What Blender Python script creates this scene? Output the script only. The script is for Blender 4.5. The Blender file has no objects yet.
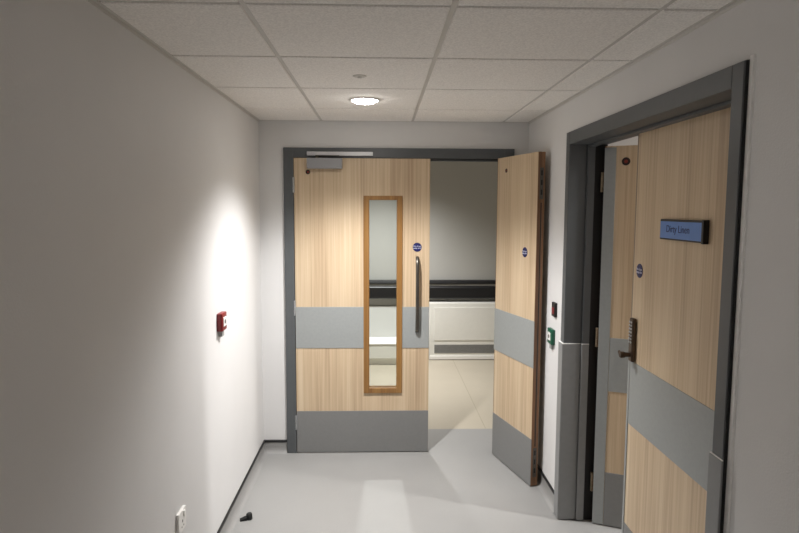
import bpy, bmesh, math, random
from mathutils import Matrix, Vector
random.seed(4)
SC = bpy.context.scene
COL = SC.collection

# ------------------------------------------------------------------ helpers
class MB:
    """collects shapes in one bmesh, then links them as ONE mesh object"""
    def __init__(self):
        self.bm = bmesh.new()

    def _merge(self, b, M=None):
        if M is not None:
            b.transform(M)
        me = bpy.data.meshes.new('tmp')
        b.to_mesh(me)
        b.free()
        self.bm.from_mesh(me)
        bpy.data.meshes.remove(me)

    def box(self, x0, x1, y0, y1, z0, z1, bev=0.0, M=None, seg=2):
        b = bmesh.new()
        bmesh.ops.create_cube(b, size=1.0)
        b.transform(Matrix.Translation(((x0 + x1) / 2, (y0 + y1) / 2, (z0 + z1) / 2)) @
                    Matrix.Diagonal((abs(x1 - x0), abs(y1 - y0), abs(z1 - z0), 1)))
        if bev:
            bmesh.ops.bevel(b, geom=b.edges[:], offset=bev, segments=seg, affect='EDGES', profile=.5)
        self._merge(b, M)
        return self

    def lathe(self, prof, origin, axis='Z', n=32, sc=(1, 1)):
        """prof = [(radius, height)...] turned about axis; closed where the radius is 0"""
        b = bmesh.new()
        rings = []
        for r, h in prof:
            if r < 1e-6:
                rings.append([b.verts.new((0, 0, h))])
            else:
                rings.append([b.verts.new((r * math.cos(2 * math.pi * i / n) * sc[0], r * math.sin(2 * math.pi * i / n) * sc[1], h)) for i in range(n)])
        for A, B in zip(rings, rings[1:]):
            for i in range(n):
                j = (i + 1) % n
                if len(A) == 1 and len(B) == 1:
                    continue
                if len(A) == 1:
                    b.faces.new((A[0], B[j], B[i]))
                elif len(B) == 1:
                    b.faces.new((A[i], A[j], B[0]))
                else:
                    b.faces.new((A[i], A[j], B[j], B[i]))
        bmesh.ops.recalc_face_normals(b, faces=b.faces[:])
        R = {'Z': Matrix(), '-Z': Matrix.Rotation(math.pi, 4, 'X'), '-Y': Matrix.Rotation(math.pi / 2, 4, 'X'),
             'X': Matrix.Rotation(math.pi / 2, 4, 'Y'), '-X': Matrix.Rotation(-math.pi / 2, 4, 'Y')}[axis]
        self._merge(b, Matrix.Translation(origin) @ R)
        return self

    def prism(self, pts, a0, a1, axis='X', bev=0.0):
        """outline pts extruded along axis. X: pts=(y,z)  Y: pts=(x,z)  Z: pts=(x,y)"""
        b = bmesh.new()
        f = {'X': lambda p, a: (a, p[0], p[1]), 'Y': lambda p, a: (p[0], a, p[1]), 'Z': lambda p, a: (p[0], p[1], a)}[axis]
        A = [b.verts.new(f(p, a0)) for p in pts]
        B = [b.verts.new(f(p, a1)) for p in pts]
        b.faces.new(A)
        b.faces.new(B)
        for i in range(len(pts)):
            j = (i + 1) % len(pts)
            b.faces.new((A[i], A[j], B[j], B[i]))
        bmesh.ops.recalc_face_normals(b, faces=b.faces[:])
        if bev:
            bmesh.ops.bevel(b, geom=b.edges[:], offset=bev, segments=2, affect='EDGES', profile=.5)
        self._merge(b)
        return self

    def tube(self, pts, r, n=12, sc=None):
        """round bar along a polyline"""
        b = bmesh.new()
        pts = [Vector(p) for p in pts]
        rings = []
        up = Vector((1, 0, 0))
        for k, p in enumerate(pts):
            t = (pts[min(k + 1, len(pts) - 1)] - pts[max(k - 1, 0)]).normalized()
            u = up if abs(t.dot(up)) < .9 else Vector((0, 0, 1))
            s = t.cross(u).normalized()
            v = s.cross(t).normalized()
            ra, rb = sc if sc else (r, r)
            rings.append([b.verts.new(p + s * ra * math.cos(2 * math.pi * i / n) + v * rb * math.sin(2 * math.pi * i / n)) for i in range(n)])
        for A, B in zip(rings, rings[1:]):
            for i in range(n):
                j = (i + 1) % n
                b.faces.new((A[i], A[j], B[j], B[i]))
        b.faces.new(rings[0])
        b.faces.new(rings[-1])
        bmesh.ops.recalc_face_normals(b, faces=b.faces[:])
        self._merge(b)
        return self

    def build(self, name, mat, parent=None, loc=(0, 0, 0), rz=0.0, smooth=False):
        me = bpy.data.meshes.new(name)
        self.bm.to_mesh(me)
        self.bm.free()
        me.materials.append(mat)
        if smooth:
            for p in me.polygons:
                p.use_smooth = True
            try:
                me.set_sharp_from_angle(angle=math.radians(38))
            except Exception:
                pass
        o = bpy.data.objects.new(name, me)
        COL.objects.link(o)
        o.location = loc
        o.rotation_euler = (0, 0, rz)
        if parent:
            o.parent = parent
        return o


def tag(o, label=None, cat=None, group=None, kind=None):
    if label: o['label'] = label
    if cat: o['category'] = cat
    if group: o['group'] = group
    if kind: o['kind'] = kind
    return o


def empty(name, loc, rz=0.0):
    o = bpy.data.objects.new(name, None)
    o.empty_display_size = .1
    COL.objects.link(o)
    o.location = loc
    o.rotation_euler = (0, 0, rz)
    return o


def lettering(name, body, size, mat, parent, M, depth=.0004):
    """text as a mesh, laid out in the local XY plane then moved by M"""
    cu = bpy.data.curves.new(name, 'FONT')
    cu.body = body
    cu.size = size
    cu.align_x = 'CENTER'
    cu.align_y = 'CENTER'
    cu.extrude = depth
    cu.space_line = .9
    t = bpy.data.objects.new(name + '_tmp', cu)
    COL.objects.link(t)
    bpy.context.view_layer.update()
    me = bpy.data.meshes.new_from_object(t.evaluated_get(bpy.context.evaluated_depsgraph_get()))
    bpy.data.objects.remove(t)
    me.transform(M)
    me.materials.clear()
    me.materials.append(mat)
    me.name = name
    o = bpy.data.objects.new(name, me)
    COL.objects.link(o)
    o.parent = parent
    return o

# ------------------------------------------------------------------ materials
def s2l(c):
    return tuple((x / 255 / 12.92 if x / 255 <= .04045 else ((x / 255 + .055) / 1.055) ** 2.4) for x in c)

class NT:
    def __init__(self, name):
        self.m = bpy.data.materials.new(name)
        self.m.use_nodes = True
        self.t = self.m.node_tree
        self.b = self.t.nodes['Principled BSDF']
    def n(self, typ, **kw):
        o = self.t.nodes.new(typ)
        for k, v in kw.items():
            if k in o.inputs: o.inputs[k].default_value = v
            else: setattr(o, k, v)
        return o
    def l(self, a, b): self.t.links.new(a, b)


def mat(name, rgb, rough=.5, metal=0.0, var=.06, scale=25.0, bump=0.0, bscale=300.0, spec=.5, coat=0.0):
    """plain colour broken up a little by noise, with a fine bump"""
    N = NT(name)
    c = s2l(rgb)
    tc = N.n('ShaderNodeTexCoord')
    no = N.n('ShaderNodeTexNoise', Scale=scale, Detail=4.0)
    N.l(tc.outputs['Object'], no.inputs['Vector'])
    rp = N.n('ShaderNodeValToRGB')
    rp.color_ramp.elements[0].position = .3
    rp.color_ramp.elements[1].position = .7
    rp.color_ramp.elements[0].color = (*[x * (1 - var) for x in c], 1)
    rp.color_ramp.elements[1].color = (*[min(1, x * (1 + var)) for x in c], 1)
    N.l(no.outputs['Fac'], rp.inputs['Fac'])
    N.l(rp.outputs['Color'], N.b.inputs['Base Color'])
    N.b.inputs['Roughness'].default_value = rough
    N.b.inputs['Metallic'].default_value = metal
    N.b.inputs['Specular IOR Level'].default_value = spec
    N.b.inputs['Coat Weight'].default_value = coat
    if bump:
        n2 = N.n('ShaderNodeTexNoise', Scale=bscale, Detail=3.0)
        N.l(tc.outputs['Object'], n2.inputs['Vector'])
        bp = N.n('ShaderNodeBump', Strength=bump, Distance=.002)
        N.l(n2.outputs['Fac'], bp.inputs['Height'])
        N.l(bp.outputs['Normal'], N.b.inputs['Normal'])
    return N.m


def wood(name, pale, mid, dark, sx=9.0, seed=0.0, rough=.42):
    """straight-grained laminate: vertical streaks, boards of slightly different tone"""
    N = NT(name)
    tc = N.n('ShaderNodeTexCoord')
    def noise(scl, detail, off, dist=0.0):
        mp = N.n('ShaderNodeMapping')
        mp.inputs['Scale'].default_value = scl
        mp.inputs['Location'].default_value = (off + seed, off * 2 + seed, off)
        N.l(tc.outputs['Object'], mp.inputs['Vector'])
        no = N.n('ShaderNodeTexNoise', Scale=1.0, Detail=detail, Distortion=dist)
        N.l(mp.outputs['Vector'], no.inputs['Vector'])
        return no.outputs['Fac']
    broad = noise((sx, sx, .35), 2.0, 3.0, .2)
    fine = noise((sx * 9, sx * 9, .9), 3.0, 11.0, .1)
    hair = noise((sx * 38, sx * 38, 3.0), 2.0, 23.0)
    def mix(a, b, f):
        m = N.n('ShaderNodeMix', data_type='FLOAT')
        m.inputs[0].default_value = f
        N.l(a, m.inputs[2]); N.l(b, m.inputs[3])
        return m.outputs[0]
    v = mix(mix(broad, fine, .42), hair, .16)
    rp = N.n('ShaderNodeValToRGB')
    e = rp.color_ramp.elements
    e[0].position = .33; e[0].color = (*s2l(dark), 1)
    e[1].position = .66; e[1].color = (*s2l(pale), 1)
    k = e.new(.5); k.color = (*s2l(mid), 1)
    N.l(v, rp.inputs['Fac'])
    N.l(rp.outputs['Color'], N.b.inputs['Base Color'])
    N.b.inputs['Roughness'].default_value = rough
    bp = N.n('ShaderNodeBump', Strength=.05, Distance=.001)
    N.l(hair, bp.inputs['Height'])
    N.l(bp.outputs['Normal'], N.b.inputs['Normal'])
    return N.m


def vinyl(name, rgb, speck, rough):
    N = NT(name)
    tc = N.n('ShaderNodeTexCoord')
    big = N.n('ShaderNodeTexNoise', Scale=1.6, Detail=5.0)
    fine = N.n('ShaderNodeTexNoise', Scale=260.0, Detail=2.0)
    for x in (big, fine): N.l(tc.outputs['Object'], x.inputs['Vector'])
    r1 = N.n('ShaderNodeValToRGB')
    c = s2l(rgb)
    r1.color_ramp.elements[0].position = .35; r1.color_ramp.elements[0].color = (*[x * .93 for x in c], 1)
    r1.color_ramp.elements[1].position = .65; r1.color_ramp.elements[1].color = (*c, 1)
    N.l(big.outputs['Fac'], r1.inputs['Fac'])
    r2 = N.n('ShaderNodeValToRGB')
    r2.color_ramp.elements[0].position = .36; r2.color_ramp.elements[0].color = (*[speck] * 3, 1)
    r2.color_ramp.elements[1].position = .44; r2.color_ramp.elements[1].color = (1, 1, 1, 1)
    N.l(fine.outputs['Fac'], r2.inputs['Fac'])
    m = N.n('ShaderNodeMix', data_type='RGBA', blend_type='MULTIPLY')
    m.inputs[0].default_value = 1.0
    N.l(r1.outputs['Color'], m.inputs[6]); N.l(r2.outputs['Color'], m.inputs[7])
    N.l(m.outputs[2], N.b.inputs['Base Color'])
    N.b.inputs['Roughness'].default_value = rough
    bp = N.n('ShaderNodeBump', Strength=.06, Distance=.001)
    N.l(fine.outputs['Fac'], bp.inputs['Height'])
    N.l(bp.outputs['Normal'], N.b.inputs['Normal'])
    return N.m


def emitter(name, rgb, strength):
    N = NT(name)
    N.b.inputs['Base Color'].default_value = (*s2l(rgb), 1)
    N.b.inputs['Emission Color'].default_value = (*s2l(rgb), 1)
    N.b.inputs['Emission Strength'].default_value = strength
    return N.m


def glass(name):
    N = NT(name)
    out = N.t.nodes['Material Output']
    tr = N.n('ShaderNodeBsdfTransparent'); tr.inputs[0].default_value = (.93, .95, .94, 1)
    gl = N.n('ShaderNodeBsdfGlossy', Roughness=.02)
    fr = N.n('ShaderNodeFresnel', IOR=1.5)
    mx = N.n('ShaderNodeMixShader')
    ge = N.n('ShaderNodeNewGeometry')
    bk = N.n('ShaderNodeMath', operation='SUBTRACT'); bk.inputs[0].default_value = 1.0
    mu = N.n('ShaderNodeMath', operation='MULTIPLY')
    N.l(ge.outputs['Backfacing'], bk.inputs[1]); N.l(bk.outputs[0], mu.inputs[0]); N.l(fr.outputs[0], mu.inputs[1])
    N.l(mu.outputs[0], mx.inputs[0]); N.l(tr.outputs[0], mx.inputs[1]); N.l(gl.outputs[0], mx.inputs[2])
    N.l(mx.outputs[0], out.inputs['Surface'])
    return N.m


M = dict(
    wall=mat('wall_paint', (217, 216, 215), .6, var=.02, scale=3, bump=.3, bscale=170),
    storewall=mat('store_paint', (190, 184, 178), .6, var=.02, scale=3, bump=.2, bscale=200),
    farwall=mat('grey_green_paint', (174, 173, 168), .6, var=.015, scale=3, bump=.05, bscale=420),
    tile=mat('ceiling_tile', (242, 239, 235), .9, var=.11, scale=150, bump=.25, bscale=260, spec=.2),
    grid=mat('grid_metal', (204, 201, 196), .5, var=.02),
    floor=vinyl('grey_vinyl', (149, 148, 146), .84, .42),
    cream=vinyl('cream_vinyl', (180, 171, 154), .93, .4),
    seam=mat('seam_weld', (150, 142, 122), .5),
    oak=wood('oak_laminate', (214, 195, 167), (197, 174, 144), (160, 134, 108)),
    bead=wood('oak_bead', (156, 118, 68), (136, 98, 54), (102, 70, 38), sx=20, rough=.35),
    lip=wood('hardwood_lipping', (150, 108, 70), (124, 86, 54), (90, 60, 38), sx=24),
    kick=mat('dark_grey_laminate', (124, 124, 123), .45, var=.03, scale=60, bump=.05, bscale=600),
    lipgrey=wood('weathered_lipping', (150, 134, 116), (134, 118, 102), (112, 98, 84), sx=24),
    pvc=mat('grey_laminate', (148, 151, 150), .45, var=.03, scale=60, bump=.05, bscale=600),
    frame=mat('slate_paint', (82, 85, 87), .42, var=.03, scale=30),
    guard=mat('guard_vinyl', (128, 129, 129), .4, var=.03, scale=40),
    cut=mat('white_cut_edge', (244, 243, 240), .5),
    black=mat('black_vinyl', (17, 17, 19), .45, var=.1),
    seal_shade=mat('black_seal_shade', (14, 14, 15), .6),  # black of real seals and holes, and of the painted shade strips
    steel=mat('satin_steel', (176, 178, 180), .36, metal=.75, var=.04, scale=80),
    silver=mat('silver_paint', (200, 200, 202), .4, metal=.3, var=.02),
    closer=mat('closer_grey', (150, 150, 152), .4, metal=.2, var=.02),
    dsteel=mat('dark_steel', (92, 88, 82), .34, metal=.8, var=.08, scale=60),
    hingebrass=mat('aged_brass', (138, 122, 100), .4, metal=.6, var=.1),
    bronze=mat('bronze', (86, 72, 60), .36, metal=.7, var=.12, scale=60),
    white=mat('white_plastic', (236, 234, 230), .35, var=.01),
    coat=mat('white_powder_coat', (226, 225, 218), .45, var=.015),
    panel=mat('panel_white', (206, 206, 202), .5, var=.015),
    slot=mat('grille_slot', (118, 118, 116), .6),
    red=mat('red_plastic', (118, 20, 24), .35, var=.04),
    green=mat('green_plastic', (10, 84, 60), .35, var=.04),
    blue=mat('sign_blue', (20, 24, 84), .4, var=.03),
    plate=mat('sign_pale_blue', (92, 132, 196), .45, var=.03),
    ink=mat('navy_ink', (26, 42, 92), .5),
    pale=mat('sign_white', (206, 206, 226), .5),
    plug=mat('plug_brown', (34, 20, 18), .5),
    plugred=mat('plug_red', (128, 40, 32), .5),
    rubber=mat('black_rubber', (18, 18, 18), .7, var=.1),
    grey=mat('grey_plastic', (150, 150, 148), .5),
    glass=glass('clear_glass'),
    lamp=emitter('lamp_diffuser', (255, 251, 244), 64.0),
)

# ------------------------------------------------------------------ measures
XL, XR = -.797, .975          # corridor side walls
YB, YT = 4.06, 4.26            # back wall faces
YF = 4.48                      # where the grey vinyl meets the cream
ZC = 2.235                     # corridor ceiling
Y0 = -4.0                      # closed end of the corridor behind the viewer
FY = 6.74                      # far wall of the crossing corridor
ZX = 2.42                      # ceiling beyond and in the store

# ------------------------------------------------------------------ setting
tag(MB().box(XL - .12, XL, Y0, YT, 0, ZX).build('wall_left', M['wall']), 'long plain off-white wall on the left lit by the downlight', 'wall', kind='structure')
OY0, OY1, OZ = 1.622, 3.172, 2.055        # side doorway
tag(MB().box(XR, XR + .12, Y0, OY0, 0, ZX).box(XR, XR + .12, OY1, YT, 0, ZX).box(XR, XR + .12, OY0, OY1, OZ, ZX)
    .build('wall_right', M['wall']), 'off-white right wall around the grey framed side doorway', 'wall', kind='structure')
BX0, BX1, BZ = -.637, .878, 2.057       # end doorway
tag(MB().box(-3.2, BX0 + .02, YB, YT, 0, ZX).box(BX1 - .02, 4.2, YB, YT, 0, ZX).box(BX0 + .02, BX1 - .02, YB, YT, BZ - .02, ZX)
    .build('wall_back', M['wall']), 'end wall of the corridor around the double doors', 'wall', kind='structure')
tag(MB().box(XL - .12, XR + .12, Y0 - .12, Y0, 0, ZX).build('wall_front', M['wall']), 'wall closing the corridor behind the viewer', 'wall', kind='structure')
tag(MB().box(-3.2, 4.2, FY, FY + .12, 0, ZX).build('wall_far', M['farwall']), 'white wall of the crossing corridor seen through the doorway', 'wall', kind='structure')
tag(MB().box(-3.32, -3.2, YB, FY + .12, 0, ZX).build('wall_far_left', M['wall']), 'left end wall of the crossing corridor', 'wall', kind='structure')
tag(MB().box(4.2, 4.32, YB, FY + .12, 0, ZX).build('wall_far_right', M['wall']), 'right end wall of the crossing corridor', 'wall', kind='structure')
SX = 3.6
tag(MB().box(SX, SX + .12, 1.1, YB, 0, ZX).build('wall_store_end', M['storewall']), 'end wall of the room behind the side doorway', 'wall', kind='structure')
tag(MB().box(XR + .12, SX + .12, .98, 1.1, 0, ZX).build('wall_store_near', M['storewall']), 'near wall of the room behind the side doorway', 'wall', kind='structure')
tag(MB().box(-3.32, 4.32, Y0 - .12, YF, -.1, 0).build('floor', M['floor']), 'pale grey speckled vinyl corridor floor', 'floor', kind='structure')
fx = MB().box(-3.32, 4.32, YF, FY + .12, -.1, 0).build('floor_far', M['cream'])
tag(fx, 'cream vinyl floor beyond the double doors', 'floor', kind='structure')
MB().box(.795, .799, YF + .005, FY, -.001, .0006).box(1.30, 1.303, YF + .005, FY, -.001, .0006).build('seam', M['seam'], fx)
tag(MB().box(-3.32, 4.32, YT, FY + .12, ZX, ZX + .1).build('ceiling_far', M['tile']), 'ceiling of the crossing corridor', 'ceiling', kind='structure')
tag(MB().box(XR + .0, SX + .12, .98, YT, ZX, ZX + .1).build('ceiling_store', M['wall']), 'white ceiling of the room behind the side doorway', 'ceiling', kind='structure')

# corridor ceiling: lay-in tiles standing a little below the grid
xs = [XL, -.390, .206, .804, XR]
ys = [3.575 - .597 * k for k in range(13)][::-1]
ys = [Y0] + ys + [YB]
cb = MB()
for a, b in zip(xs, xs[1:]):
    for c, d in zip(ys, ys[1:]):
        if d - c < .05: continue
        g = .0085
        cb.box(a + g, b - g, c + g, d - g, ZC - .004, ZC + .012, bev=.0025, seg=1)
cb.box(XL - .1, XR + .1, Y0, YT, ZC + .012, ZC + .05)
ce = tag(cb.build('ceiling', M['tile']), 'suspended ceiling of speckled white lay-in tiles', 'ceiling', kind='structure')
gb = MB()
for x in xs[1:-1]: gb.box(x - .0088, x + .0088, Y0, YB, ZC, ZC + .01)
for y in ys[1:-1]: gb.box(XL, XR, y - .0088, y + .0088, ZC + .0004, ZC + .01)
tag(gb.build('grid', M['grid'], ce), 'painted metal grid between the tiles')
tb = MB()
tb.box(XL, XL + .014, Y0, YB, ZC - .006, ZC + .01).box(XR - .014, XR, Y0, YB, ZC - .006, ZC + .01).box(XL, XR, YB - .014, YB, ZC - .006, ZC + .01)
tb.box(XL, XL + .003, Y0, YB, ZC - .016, ZC).box(XR - .003, XR, Y0, YB, ZC - .016, ZC)
tag(tb.build('edge_trim', M['grid'], ce), 'wall angle around the edge of the ceiling')

# vinyl skirtings coved up from the floor under a thin black capping
def cove(name, d0, d1, wall, sgn, axis, label):
    pf = [(0, 0), (.034, 0), (.024, .003), (.014, .010), (.008, .020), (.005, .034), (.004, .078), (0, .078)]
    flip = lambda p: (wall + sgn * p[0], p[1])
    o = MB()
    for a, b in zip(d0, d1): o.prism([flip(p) for p in pf], a, b, axis)
    o = tag(o.build(name, M['floor']), label, 'skirting', kind='structure')
    k = MB()
    for a, b in zip(d0, d1): k.prism([flip(p) for p in ((0, .074), (.008, .074), (.008, .086), (.005, .089), (0, .089))], a, b, axis)
    k = k.build('capping', M['black'], o)
    k['label'] = 'thin black capping strip'
cove('baseboard_left', [Y0], [YB], XL, 1, 'Y', 'grey vinyl skirting with a black top line along the left wall')
cove('baseboard_back', [XL + .004], [BX0 - .001], YB, -1, 'X', 'short skirting with a black top line left of the double doors')
cove('baseboard_right', [OY1 + .010, Y0], [YB, OY0 - .03], XR, -1, 'Y', 'grey vinyl skirting with a black top line along the right wall')

# ------------------------------------------------------------------ end door frame (stands proud of the wall)
FY0 = 4.04
JW = .064
fb = MB()
fb.box(BX0, BX0 + JW, FY0, YB + .06, 0, BZ, bev=.003).box(BX1 - JW, BX1, FY0, YB + .06, 0, BZ, bev=.003)
fb.box(BX0 + JW - .001, BX1 - JW + .001, FY0, YB + .06, BZ - JW, BZ, bev=.003)
fb.box(BX0 + JW, BX0 + JW + .014, FY0 + .056, FY0 + .1, 0, BZ - JW).box(BX1 - JW - .014, BX1 - JW, FY0 + .056, FY0 + .1, 0, BZ - JW)
fb.box(BX0 + JW, BX1 - JW, FY0 + .056, FY0 + .1, BZ - JW - .014, BZ - JW)
t1 = tag(fb.build('trim_1', M['frame']), 'dark grey door frame around the double doors at the end', 'door frame', kind='structure')
tag(MB().box(-.482, -.053, FY0 - .018, FY0 + .001, 2.004, 2.030, bev=.003).build('closer_rail', M['silver'], t1), 'silver slide rail of the door closer on the frame head')
MB().box(BX0 + JW - .002, BX1 - JW + .002, FY0 + .018, FY0 + .03, BZ - JW - .006, BZ - JW).build('seal_shade', M['seal_shade'], t1)

# ------------------------------------------------------------------ door leaves
T = .044
ZB0, ZB1, ZK = .727, 1.007, .293        # grey impact band, kick plate

def disc_sign(parent, x, z, r=.030, label=None):
    d = MB().lathe([(0, 0), (r, 0), (r, .0015), (r * .97, .0022), (0, .0022)], (x, 0, z), '-Y', 40).build('door_sign', M['blue'], parent)
    d['label'] = label or 'round blue fire door sign'
    Mx = Matrix.Translation((x, -.0026, z)) @ Matrix.Rotation(math.pi / 2, 4, 'X')
    lettering('lettering', 'Fire door\nkeep shut', r * .46, M['pale'], d, Mx)
    return d

def plug(parent, x, z, r=.013):
    p = MB().lathe([(0, 0), (r, 0), (r, .002), (r * .6, .002), (r * .6, .0012), (0, .0012)], (x, 0, z), '-Y', 24).build('door_plug', M['plug'], parent)
    p['label'] = 'small round dark plug'
    MB().lathe([(0, .001), (r * .45, .001), (r * .3, .0026), (0, .0026)], (x, 0, z), '-Y', 20).build('plug_centre', M['plugred'], p)

def hinges(parent, x, zs, y=-.004, m='steel'):
    for z in zs:
        h = MB()
        for k in range(5):
            h.lathe([(0, 0), (.0065, 0), (.0072, .001), (.0072, .0185), (.0065, .0195), (0, .0195)], (x, y, z - .05 + k * .02), 'Z', 16)
        h.box(x - .008, x + .006, y, y + .01, z - .05, z + .05)
        h.build('hinge', M[m], parent, smooth=True)

def leaf(name, W, H, loc, rz, label, hole=None, kick_z=ZK, edge=None, strip=None, bands=True, le=.006):
    """a leaf: local x runs from one stile, local y=0 is the face we see, z up"""
    z0 = .006
    m = MB()
    if hole:
        a, b, c, d = hole
        m.box(le, a, 0, T, z0, H).box(b, W - le, 0, T, z0, H).box(a, b, 0, T, z0, c).box(a, b, 0, T, d, H)
    else:
        m.box(le, W - le, 0, T, z0, H)
    o = tag(m.build(name, M['oak'], None, loc, rz), label, 'door', kind='structure')
    e = MB().box(0, le, 0, T, z0, H, bev=.0012).box(W - le, W, 0, T, z0, H, bev=.0012).build('edge_lipping', edge or M['lip'], o)
    pr = .0032
    def pl(nm, z_a, z_b, x_a, x_b):
        q = MB()
        if hole and z_b > hole[2] and z_a < hole[3]:
            q.box(x_a, hole[0] - .02, -pr, .001, z_a, z_b, bev=.001).box(hole[1] + .02, x_b, -pr, .001, z_a, z_b, bev=.001)
        else:
            q.box(x_a, x_b, -pr, .001, z_a, z_b, bev=.001)
        r = q.build(nm, M['kick' if nm == 'kick_plate' else 'pvc'], o)
        r['label'] = 'grey impact panel across the middle of the door' if nm == 'impact_panel' else 'grey kick plate along the bottom of the door'
    x_a = strip or .001
    if bands:
        pl('impact_panel', ZB0, ZB1, x_a, W - .001)
        pl('kick_plate', z0, kick_z, x_a, W - .001)
    return o

# door_1: the wide closed leaf with the vision panel
D1X = -.570
d1 = leaf('door_1', .894, 1.990, (D1X, FY0 + .006, 0), 0,
          'closed oak door leaf with a tall narrow glazed panel and pull handle', hole=(.490, .677, .437, 1.729), edge=M['oak'])
vb = MB()
a, b, c, d = .490, .677, .437, 1.729
for s, y0, y1 in ((0, -.011, .012), (1, T - .012, T + .011)):
    vb.box(a - .036, a + .002, y0, y1, c - .020, d + .018, bev=.003).box(b - .002, b + .036, y0, y1, c - .020, d + .018, bev=.003)
    vb.box(a + .001, b - .001, y0, y1, c - .020, c + .016, bev=.003).box(a + .001, b - .001, y0, y1, d - .010, d + .018, bev=.003)
vp = vb.build('vision_panel', M['bead'], d1)
vp['label'] = 'golden oak beading around the tall glazed panel'
MB().box(a, b, .019, .025, c, d).build('glass', M['glass'], vp)
# pull handle: flat bar with returned ends
hx = .812
hp = [(hx, -.002, .838), (hx, -.018, .842), (hx, -.036, .868), (hx, -.043, .90), (hx, -.045, 1.0), (hx, -.045, 1.18), (hx, -.043, 1.28), (hx, -.036, 1.312), (hx, -.018, 1.338), (hx, -.002, 1.342)]
tag(MB().tube(hp, .01, 16, sc=(.007, .0115)).build('pull_handle', M['dsteel'], d1, smooth=True), 'dark steel bow pull handle')
disc_sign(d1, .811, 1.408)
plug(d1, .092, 1.899, .015)
cl = MB().box(.090, .318, -.052, -.0005, 1.920, 1.987, bev=.004).build('door_closer', M['closer'], d1)
cl['label'] = 'silver overhead door closer body'
MB().lathe([(0, 0), (.012, 0), (.012, .022), (0, .022)], (.155, -.026, 1.984), 'Z', 20).box(.15, .30, -.034, -.018, 2.000, 2.006, bev=.002).build('closer_arm', M['dsteel'], cl)
hinges(d1, -.003, (1.815, 1.0, .215))

# door_2: the narrow leaf standing open into the corridor
DX, DY = .760, 4.0
ang = math.atan2(-.963, .27)
d2 = leaf('door_2', .520, 1.990, (DX, DY, 0), ang, 'narrow oak door leaf standing open into the corridor, brown edge showing')
disc_sign(d2, .385, 1.405, .030, 'round blue sign on the narrow open leaf')
plug(d2, .125, 1.905, .013)
fbz = MB()
for za, zb in ((1.72, 1.90), (.06, .24)):
    fbz.box(.5195, .5212, .010, .034, za, zb, bev=.0006)
fb2 = fbz.build('flush_bolt', M['dsteel'], d2)
fb2['label'] = 'dark flush bolt plates in the leading edge'
sb = MB()
for za in (1.745, 1.80, 1.855, .085, .14, .195):
    sb.box(.5205, .5222, .017, .027, za, za + .03, bev=.0006)
sb.build('bolt_slide', M['seal_shade'], fb2)
MB().box(.5196, .5206, .019, .025, .25, 1.70).build('seal_shade', M['seal_shade'], d2)
hinges(d2, -.004, (1.815, 1.0, .215), T + .004)

# ------------------------------------------------------------------ side doorway
FX = .957
fb = MB()
FX1 = 1.152
ju = .056
hu = .064
fb.box(FX, FX1, OY0, OY0 + ju, 0, OZ, bev=.003).box(FX, FX1, OY1 - ju, OY1, 0, OZ, bev=.003)
fb.box(FX, FX1, OY0 + ju - .001, OY1 - ju + .001, OZ - hu, OZ, bev=.003)
st0, st1 = 1.050, 1.087                 # the stop the leaves close against
fb.box(st0, st1, OY0 + ju, OY0 + ju + .016, 0, OZ - ju, bev=.002).box(st0, st1, OY1 - ju - .016, OY1 - ju, 0, OZ - ju, bev=.002)
fb.box(st0, st1, OY0 + ju, OY1 - ju, OZ - hu - .012, OZ - hu, bev=.002)
t2 = tag(fb.build('trim_2', M['frame']), 'dark grey door frame around the side doorway on the right', 'door frame', kind='structure')
def guard_u(yo, yi, sgn, t):
    """vinyl guard wrapped round the lower jamb: outer return, face, inner return"""
    zt = .962
    g = MB()
    a, b = sorted((yo - sgn * t, yi + sgn * t))
    g.box(FX - t, FX + .001, a, b, .004, zt, bev=t * .45)
    a, b = sorted((yi - sgn * .001, yi + sgn * t))
    g.box(FX - t * .4, st0 - .004, a, b, .004, zt, bev=t * .3)
    a, b = sorted((yi + sgn * .012, yi + sgn * (.016 + t * .5)))
    g.box(st0 - t * .5, st1 - .002, a, b, .004, zt, bev=t * .2)
    o = g.build('corner_guard', M['guard'], t2)
    o['label'] = 'lighter grey vinyl guard round the lower jamb'
    g = MB()
    a, b = sorted((yo - sgn * (t - .002), yi + sgn * (t - .002)))
    g.box(FX - t + .002, FX, a, b, zt - .001, zt + .002)
    a, b = sorted((yi, yi + sgn * (t - .002)))
    g.box(FX, st0 - .006, a, b, zt - .001, zt + .002)
    a, b = sorted((yi + sgn * .014, yi + sgn * (.016 + t * .4)))
    g.box(st0 - t * .4, st1 - .003, a, b, zt - .001, zt + .002)
    g.build('guard_rim', M['cut'], o)
guard_u(OY1, OY1 - ju, -1, .009)
guard_u(OY0, OY0 + ju, 1, .006)
MB().box(FX + .004, XR + .001, OY0 - .003, OY0 + .001, 0, OZ).build('seal_shade', M['seal_shade'], t2)  # black strip added as painted shade down the frame's near side
tag(MB().prism([(XR + .001, OY0 - .021), (XR - .005, OY0 - .017), (XR - .006, OY0 - .003), (XR + .001, OY0 - .003)], 0, OZ + .010, 'Z').build('sealant_strip', M['cut'], t2), 'white strip along the near edge of the frame')

# door_3: the wide closed leaf with lock and room sign (local x runs towards the viewer)
d3 = leaf('door_3', .914, 1.985, (1.090, 2.597, 0), -math.pi / 2, 'wide oak side door with a keypad lock and blue name plate', kick_z=.27, strip=.02, edge=M['lipgrey'], le=.013)
tag(MB().box(-.001, .016, -.0036, .001, .006, 1.006, bev=.001).build('edge_guard', M['pvc'], d3), 'grey edge strip up the leading edge')
disc_sign(d3, .072, 1.405, .030, 'round blue sign above the keypad lock')
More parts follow.
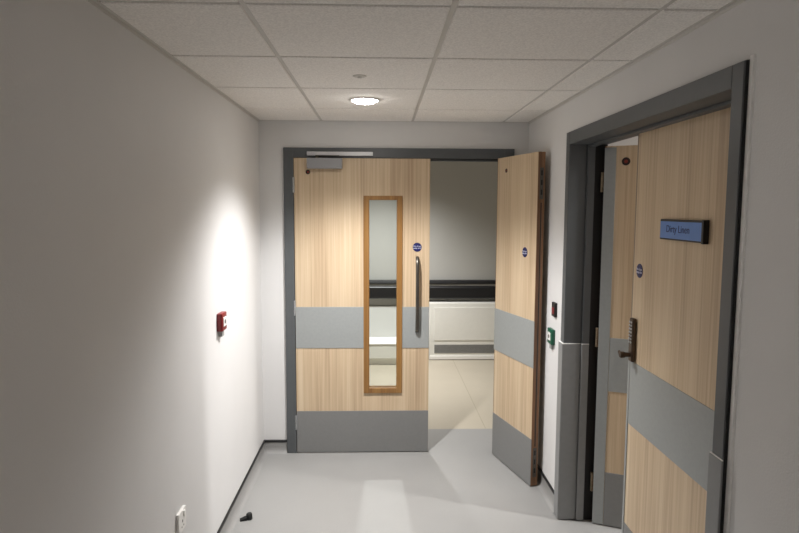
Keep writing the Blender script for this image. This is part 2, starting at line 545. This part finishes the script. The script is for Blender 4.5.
# keypad lock
kx = .050
lk = MB().box(kx - .019, kx + .019, -.020, -.0005, 1.010, 1.200, bev=.007, seg=3).build('keypad_lock', M['bronze'], d3)
lk['label'] = 'bronze push button code lock'
for r in range(7):
    for q in (-1, 1):
        MB().lathe([(0, 0), (.0045, 0), (.0045, .003), (.003, .0042), (0, .0042)], (kx + q * .0085, -.0195, 1.182 - r * .0145), '-Y', 14).build('button', M['steel'], lk, smooth=True)
kn = MB().lathe([(.010, 0), (.010, .020), (.014, .026), (.014, .040), (.011, .044), (0, .044)], (kx, -.019, 1.040), '-Y', 24)
kn.tube([(kx, -.052, 1.040), (kx - .015, -.054, 1.042), (kx - .034, -.052, 1.044)], .007, 12, sc=(.006, .009))
kn.build('lever', M['bronze'], lk, smooth=True)
MB().box(-.0012, .0002, .012, .032, .985, 1.06).build('strike', M['cut'], d3)
# name plate
sx0, sx1, sz0, sz1 = .270, .600, 1.549, 1.626
sg = MB().box(sx0, sx1, -.013, -.0005, sz0, sz1, bev=.002)
sg.box(sx1 - .012, sx1 + .002, -.021, -.0005, sz0 - .002, sz1 + .002, bev=.002)
sgo = sg.build('name_plate', M['black'], d3)
sgo['label'] = 'name plate with a black end cap'
MB().box(sx0 + .006, sx1 - .014, -.0150, -.012, sz0 + .006, sz1 - .008, bev=.0008).build('name_panel', M['plate'], sgo)
lettering('lettering', 'Dirty Linen', .038, M['ink'], sgo, Matrix.Translation(((sx0 + sx1) / 2 - .022, -.0154, (sz0 + sz1) / 2 + .002)) @ Matrix.Rotation(math.pi / 2, 4, 'X'))

# door_4: the narrow leaf open into the room
d4 = leaf('door_4', .46, 1.978, (1.124, 3.068, 0), math.radians(-24), 'narrow oak leaf opened into the room behind the keypad door', strip=.055)
tag(MB().box(-.001, .0535, -.0036, .001, .006, 1.97, bev=.001).build('edge_guard', M['pvc'], d4), 'grey protective strip along the hinge edge')
plug(d4, .100, 1.900, .020)
MB().box(st1 + .001, FX1, OY1 - ju - .005, OY1 - ju + .001, 0, OZ - hu).build('seal_shade', M['seal_shade'], t2)  # dark strip put in to paint the shade of the hinge gap
hinges(d4, -.010, (1.80, 1.00, .22), .020, 'hingebrass')

# ------------------------------------------------------------------ things on walls, floor, ceiling
def call_point(name, loc, rz, size, depth, body, face_mat, label, cat, foot=True, h=None):
    """wall box in local coords: back on y=0, face towards -y"""
    h = h or size
    r = empty(name, loc, rz)
    tag(r, label, cat)
    MB().box(-size / 2, size / 2, -depth, 0, 0, h, bev=.005, seg=3).build('housing', body, r, smooth=True)
    f = MB().box(-size * .30, size * .30, -depth - .0025, -depth + .001, h * .24, h * .76, bev=.001).build('press_panel', face_mat, r)
    MB().lathe([(0, 0), (size * .12, 0), (size * .12, .001), (0, .001)], (0, -depth - .0024, h * .5), '-Y', 24).build('target_dot', M['seal_shade'], f)
    if foot:
        MB().box(-size * .20, size * .20, -depth * .7, 0, -h * .34, .002, bev=.003).build('key_cover', M['grey'], r)
    return r
call_point('fire_call_point', (XL, 2.992, 1.062), math.pi / 2, .088, .028, M['red'], M['white'], 'red fire alarm call point on the left wall', 'fire alarm call point')
call_point('door_release', (XR, 3.375, .904), -math.pi / 2, .086, .022, M['green'], M['white'], 'green emergency door release box on the wall beside the side doorway', 'emergency door release')
r = empty('card_reader', (XR, 3.335, 1.066), -math.pi / 2)
tag(r, 'small black and red reader above the green release box', 'card reader')
MB().box(-.030, .030, -.016, 0, 0, .080, bev=.004).build('housing', M['black'], r)
MB().box(-.022, .022, -.0178, -.015, .016, .052, bev=.001).build('indicator', M['red'], r)

# socket low on the left wall
r = empty('wall_socket', (XL, 2.340, .384), math.pi / 2)
tag(r, 'white square socket plate low on the left wall', 'socket')
MB().box(-.044, .044, -.012, 0, 0, .086, bev=.003).build('face_plate', M['white'], r)
MB().box(.012, .026, -.0155, -.011, .054, .076, bev=.0015).build('switch', M['white'], r)
hb = MB()
hb.box(-.0035, .0035, -.0125, -.0115, .036, .046).box(-.014, -.008, -.0125, -.0115, .018, .023).box(.008, .014, -.0125, -.0115, .018, .023)
hb.build('socket_hole', M['seal_shade'], r)

# rubber door stop lying on the floor
r = empty('door_stop', (-.715, 3.15, 0), .25)
r.scale = (.82, .82, .82)
tag(r, 'small black rubber door stop lying on the grey floor', 'door stop')
MB().prism([(-.045, .0), (.0, .0), (.0, .022), (-.012, .020), (-.045, .007)], -.017, .017, 'Y', bev=.002).build('wedge', M['rubber'], r)
MB().lathe([(0, 0), (.019, 0), (.021, .004), (.019, .034), (.015, .040), (0, .040)], (.014, .004, 0), 'Z', 24).build('buffer', M['rubber'], r, smooth=True)

# ceiling sensor and downlight
LX, LY = -.086, 3.270
r = empty('downlight', (LX, LY, ZC - .004))
tag(r, 'round white downlight glowing in the ceiling before the double doors', 'ceiling light')
r0 = .082
MB().lathe([(r0, .006), (r0, .0), (r0 - .004, -.006), (r0 - .012, -.008), (r0 - .016, -.004), (r0 - .016, .006)], (0, 0, 0), 'Z', 48).build('bezel', M['white'], r, smooth=True)
MB().lathe([(0, -.022), (.025, -.0212), (.045, -.018), (r0 - .022, -.011), (r0 - .017, -.002), (r0 - .017, .004), (0, .004)], (0, 0, 0), 'Z', 48).build('diffuser', M['lamp'], r, smooth=True)
r = empty('ceiling_sensor', (-.092, 2.700, ZC - .004))
tag(r, 'small round grey sensor in the ceiling tile', 'sensor')
MB().lathe([(0, 0), (.030, 0), (.030, -.002), (.025, -.004), (.018, -.005), (0, -.005)], (0, 0, 0), 'Z', 32).build('cover', M['grid'], r, smooth=True)
MB().lathe([(0, -.004), (.012, -.005), (.009, -.009), (0, -.010)], (0, 0, 0), 'Z', 24).build('lens', M['grid'], r, smooth=True)

# ------------------------------------------------------------------ beyond the double doors
# crash rail on the far wall
r = empty('crash_rail', (0, FY, .668))
tag(r, 'black crash rail along the wall beyond the double doors', 'crash rail')
MB().prism([(0, 0), (-.062, .006), (-.070, .016), (-.070, .128), (-.062, .140), (0, .146)], -3.1, 4.1, 'X', bev=.002).build('bumper', M['black'], r)
MB().box(-3.1, 4.1, -.054, 0, .146, .168, bev=.002).build('rail_insert', M['grey'], r)
MB().prism([(0, .168), (-.064, .168), (-.068, .178), (-.060, .204), (0, .210)], -3.1, 4.1, 'X', bev=.002).build('handgrip', M['black'], r)
# heater casing
HX0, HX1, HF = .535, 1.325, 6.61
r = empty('radiator_cover', ((HX0 + HX1) / 2, HF, .006))
tag(r, 'white radiator casing with a low grille seen through the open leaf', 'radiator cover')
w = (HX1 - HX0) / 2
hb = MB().box(-w, w, 0, FY - HF, 0, .630, bev=.006)
hb.build('casing', M['coat'], r)
MB().box(-w + .05, w - .03, -.006, .001, .21, .584, bev=.004).build('front_panel', M['coat'], r)
gr = MB().box(-w + .055, w - .035, -.001, .004, .07, .165).build('grille', M['slot'], r)
sl = MB()
for k in range(9): sl.box(-w + .055, w - .035, -.004, .0, .073 + k * .0105, .0775 + k * .0105)
sl.build('grille_bars', M['grey'], gr)
MB().box(-w, w, -.012, .001, 0, .040, bev=.003).build('bottom_lip', M['white'], r)
# protection sheet and low boxing seen through the glass
tag(MB().box(-1.6, .50, FY - .012, FY + .001, .05, .585, bev=.003).build('wall_panel', M['panel']), 'white protective sheet on the far wall under the rail, seen through the glass', 'wall panel')
r = empty('pipe_boxing', (-.25, 6.38, .07))
tag(r, 'low white pipe casing at the foot of the far wall, seen through the glass', 'pipe casing')
MB().box(-.75, .70, .002, FY - 6.38 - .013, 0, .155, bev=.006).build('casing', M['coat'], r)
MB().box(-.76, .71, -.004, FY - 6.38 - .013, .155, .165, bev=.003).build('lid', M['white'], r)
MB().box(-.74, .69, .03, FY - 6.38 - .02, -.07, .001).build('plinth', M['coat'], r)

# ------------------------------------------------------------------ lights
def spot(name, loc, power, half, blend, rad, col=(1, .97, .93), n=0.0):
    """a downlight, or an added fill, that throws cos^n of its light off the vertical"""
    L = bpy.data.lights.new(name, 'SPOT')
    L.energy = power
    L.spot_size = math.radians(2 * half)
    L.spot_blend = blend
    L.shadow_soft_size = rad
    L.color = col
    if n:
        L.use_nodes = True
        t = L.node_tree
        em = next(x for x in t.nodes if x.type == 'EMISSION')
        ge = t.nodes.new('ShaderNodeNewGeometry')
        sp = t.nodes.new('ShaderNodeSeparateXYZ')
        ab = t.nodes.new('ShaderNodeMath'); ab.operation = 'ABSOLUTE'
        pw = t.nodes.new('ShaderNodeMath'); pw.operation = 'POWER'; pw.inputs[1].default_value = n
        t.links.new(ge.outputs['Incoming'], sp.inputs[0])
        t.links.new(sp.outputs['Z'], ab.inputs[0])
        t.links.new(ab.outputs[0], pw.inputs[0])
        t.links.new(pw.outputs[0], em.inputs['Strength'])
    o = bpy.data.objects.new(name, L)
    COL.objects.link(o)
    o.location = loc
    return o
spot('downlight_lamp', (LX, LY, ZC - .045), 216, 65, .5, .032, (1, .99, .985), 2.7)
spot('far_lamp', (.0, 5.82, 2.36), 325, 66, 1.0, .04, (1, .99, .975), 1.5)
spot('store_lamp', (2.45, 2.50, 2.36), 150, 76, .3, .05, (1, .985, .97))
spot('rear_fill', (-.62, -1.3, ZC - .03), 122, 68, .5, .06, (1, .95, .93), 1.6)  # unseen fill added behind the viewer to lift near walls and ceiling

w_ = bpy.data.worlds.new('world')
w_.use_nodes = True
w_.node_tree.nodes['Background'].inputs[0].default_value = (.02, .02, .02, 1)
SC.world = w_

# ------------------------------------------------------------------ camera
cd = bpy.data.cameras.new('camera')
cam = bpy.data.objects.new('camera', cd)
COL.objects.link(cam)
cd.sensor_width = 36.0
cd.lens = 610 / 799 * 36
cd.clip_start = .02
f, r_ = 610.0, .004
dv = Vector(((381 - 399.5) / f, -(209 - 266.5) / f, -1)).normalized()
zv = Vector((r_, 1.0, -(dv.x * r_ + dv.y) / dv.z)).normalized()
xv = dv.cross(zv)
Rm = Matrix((xv, dv, zv))
cam.matrix_world = Matrix.Translation((0, 0, 1.66)) @ Rm.to_4x4()
SC.camera = cam

SC.view_settings.view_transform = 'Standard'
SC.view_settings.look = 'None'
SC.view_settings.gamma = 1
SC.view_settings.use_curve_mapping = False
SC.view_settings.exposure = 0.18
SC.cycles.max_bounces = 10
SC.cycles.diffuse_bounces = 6
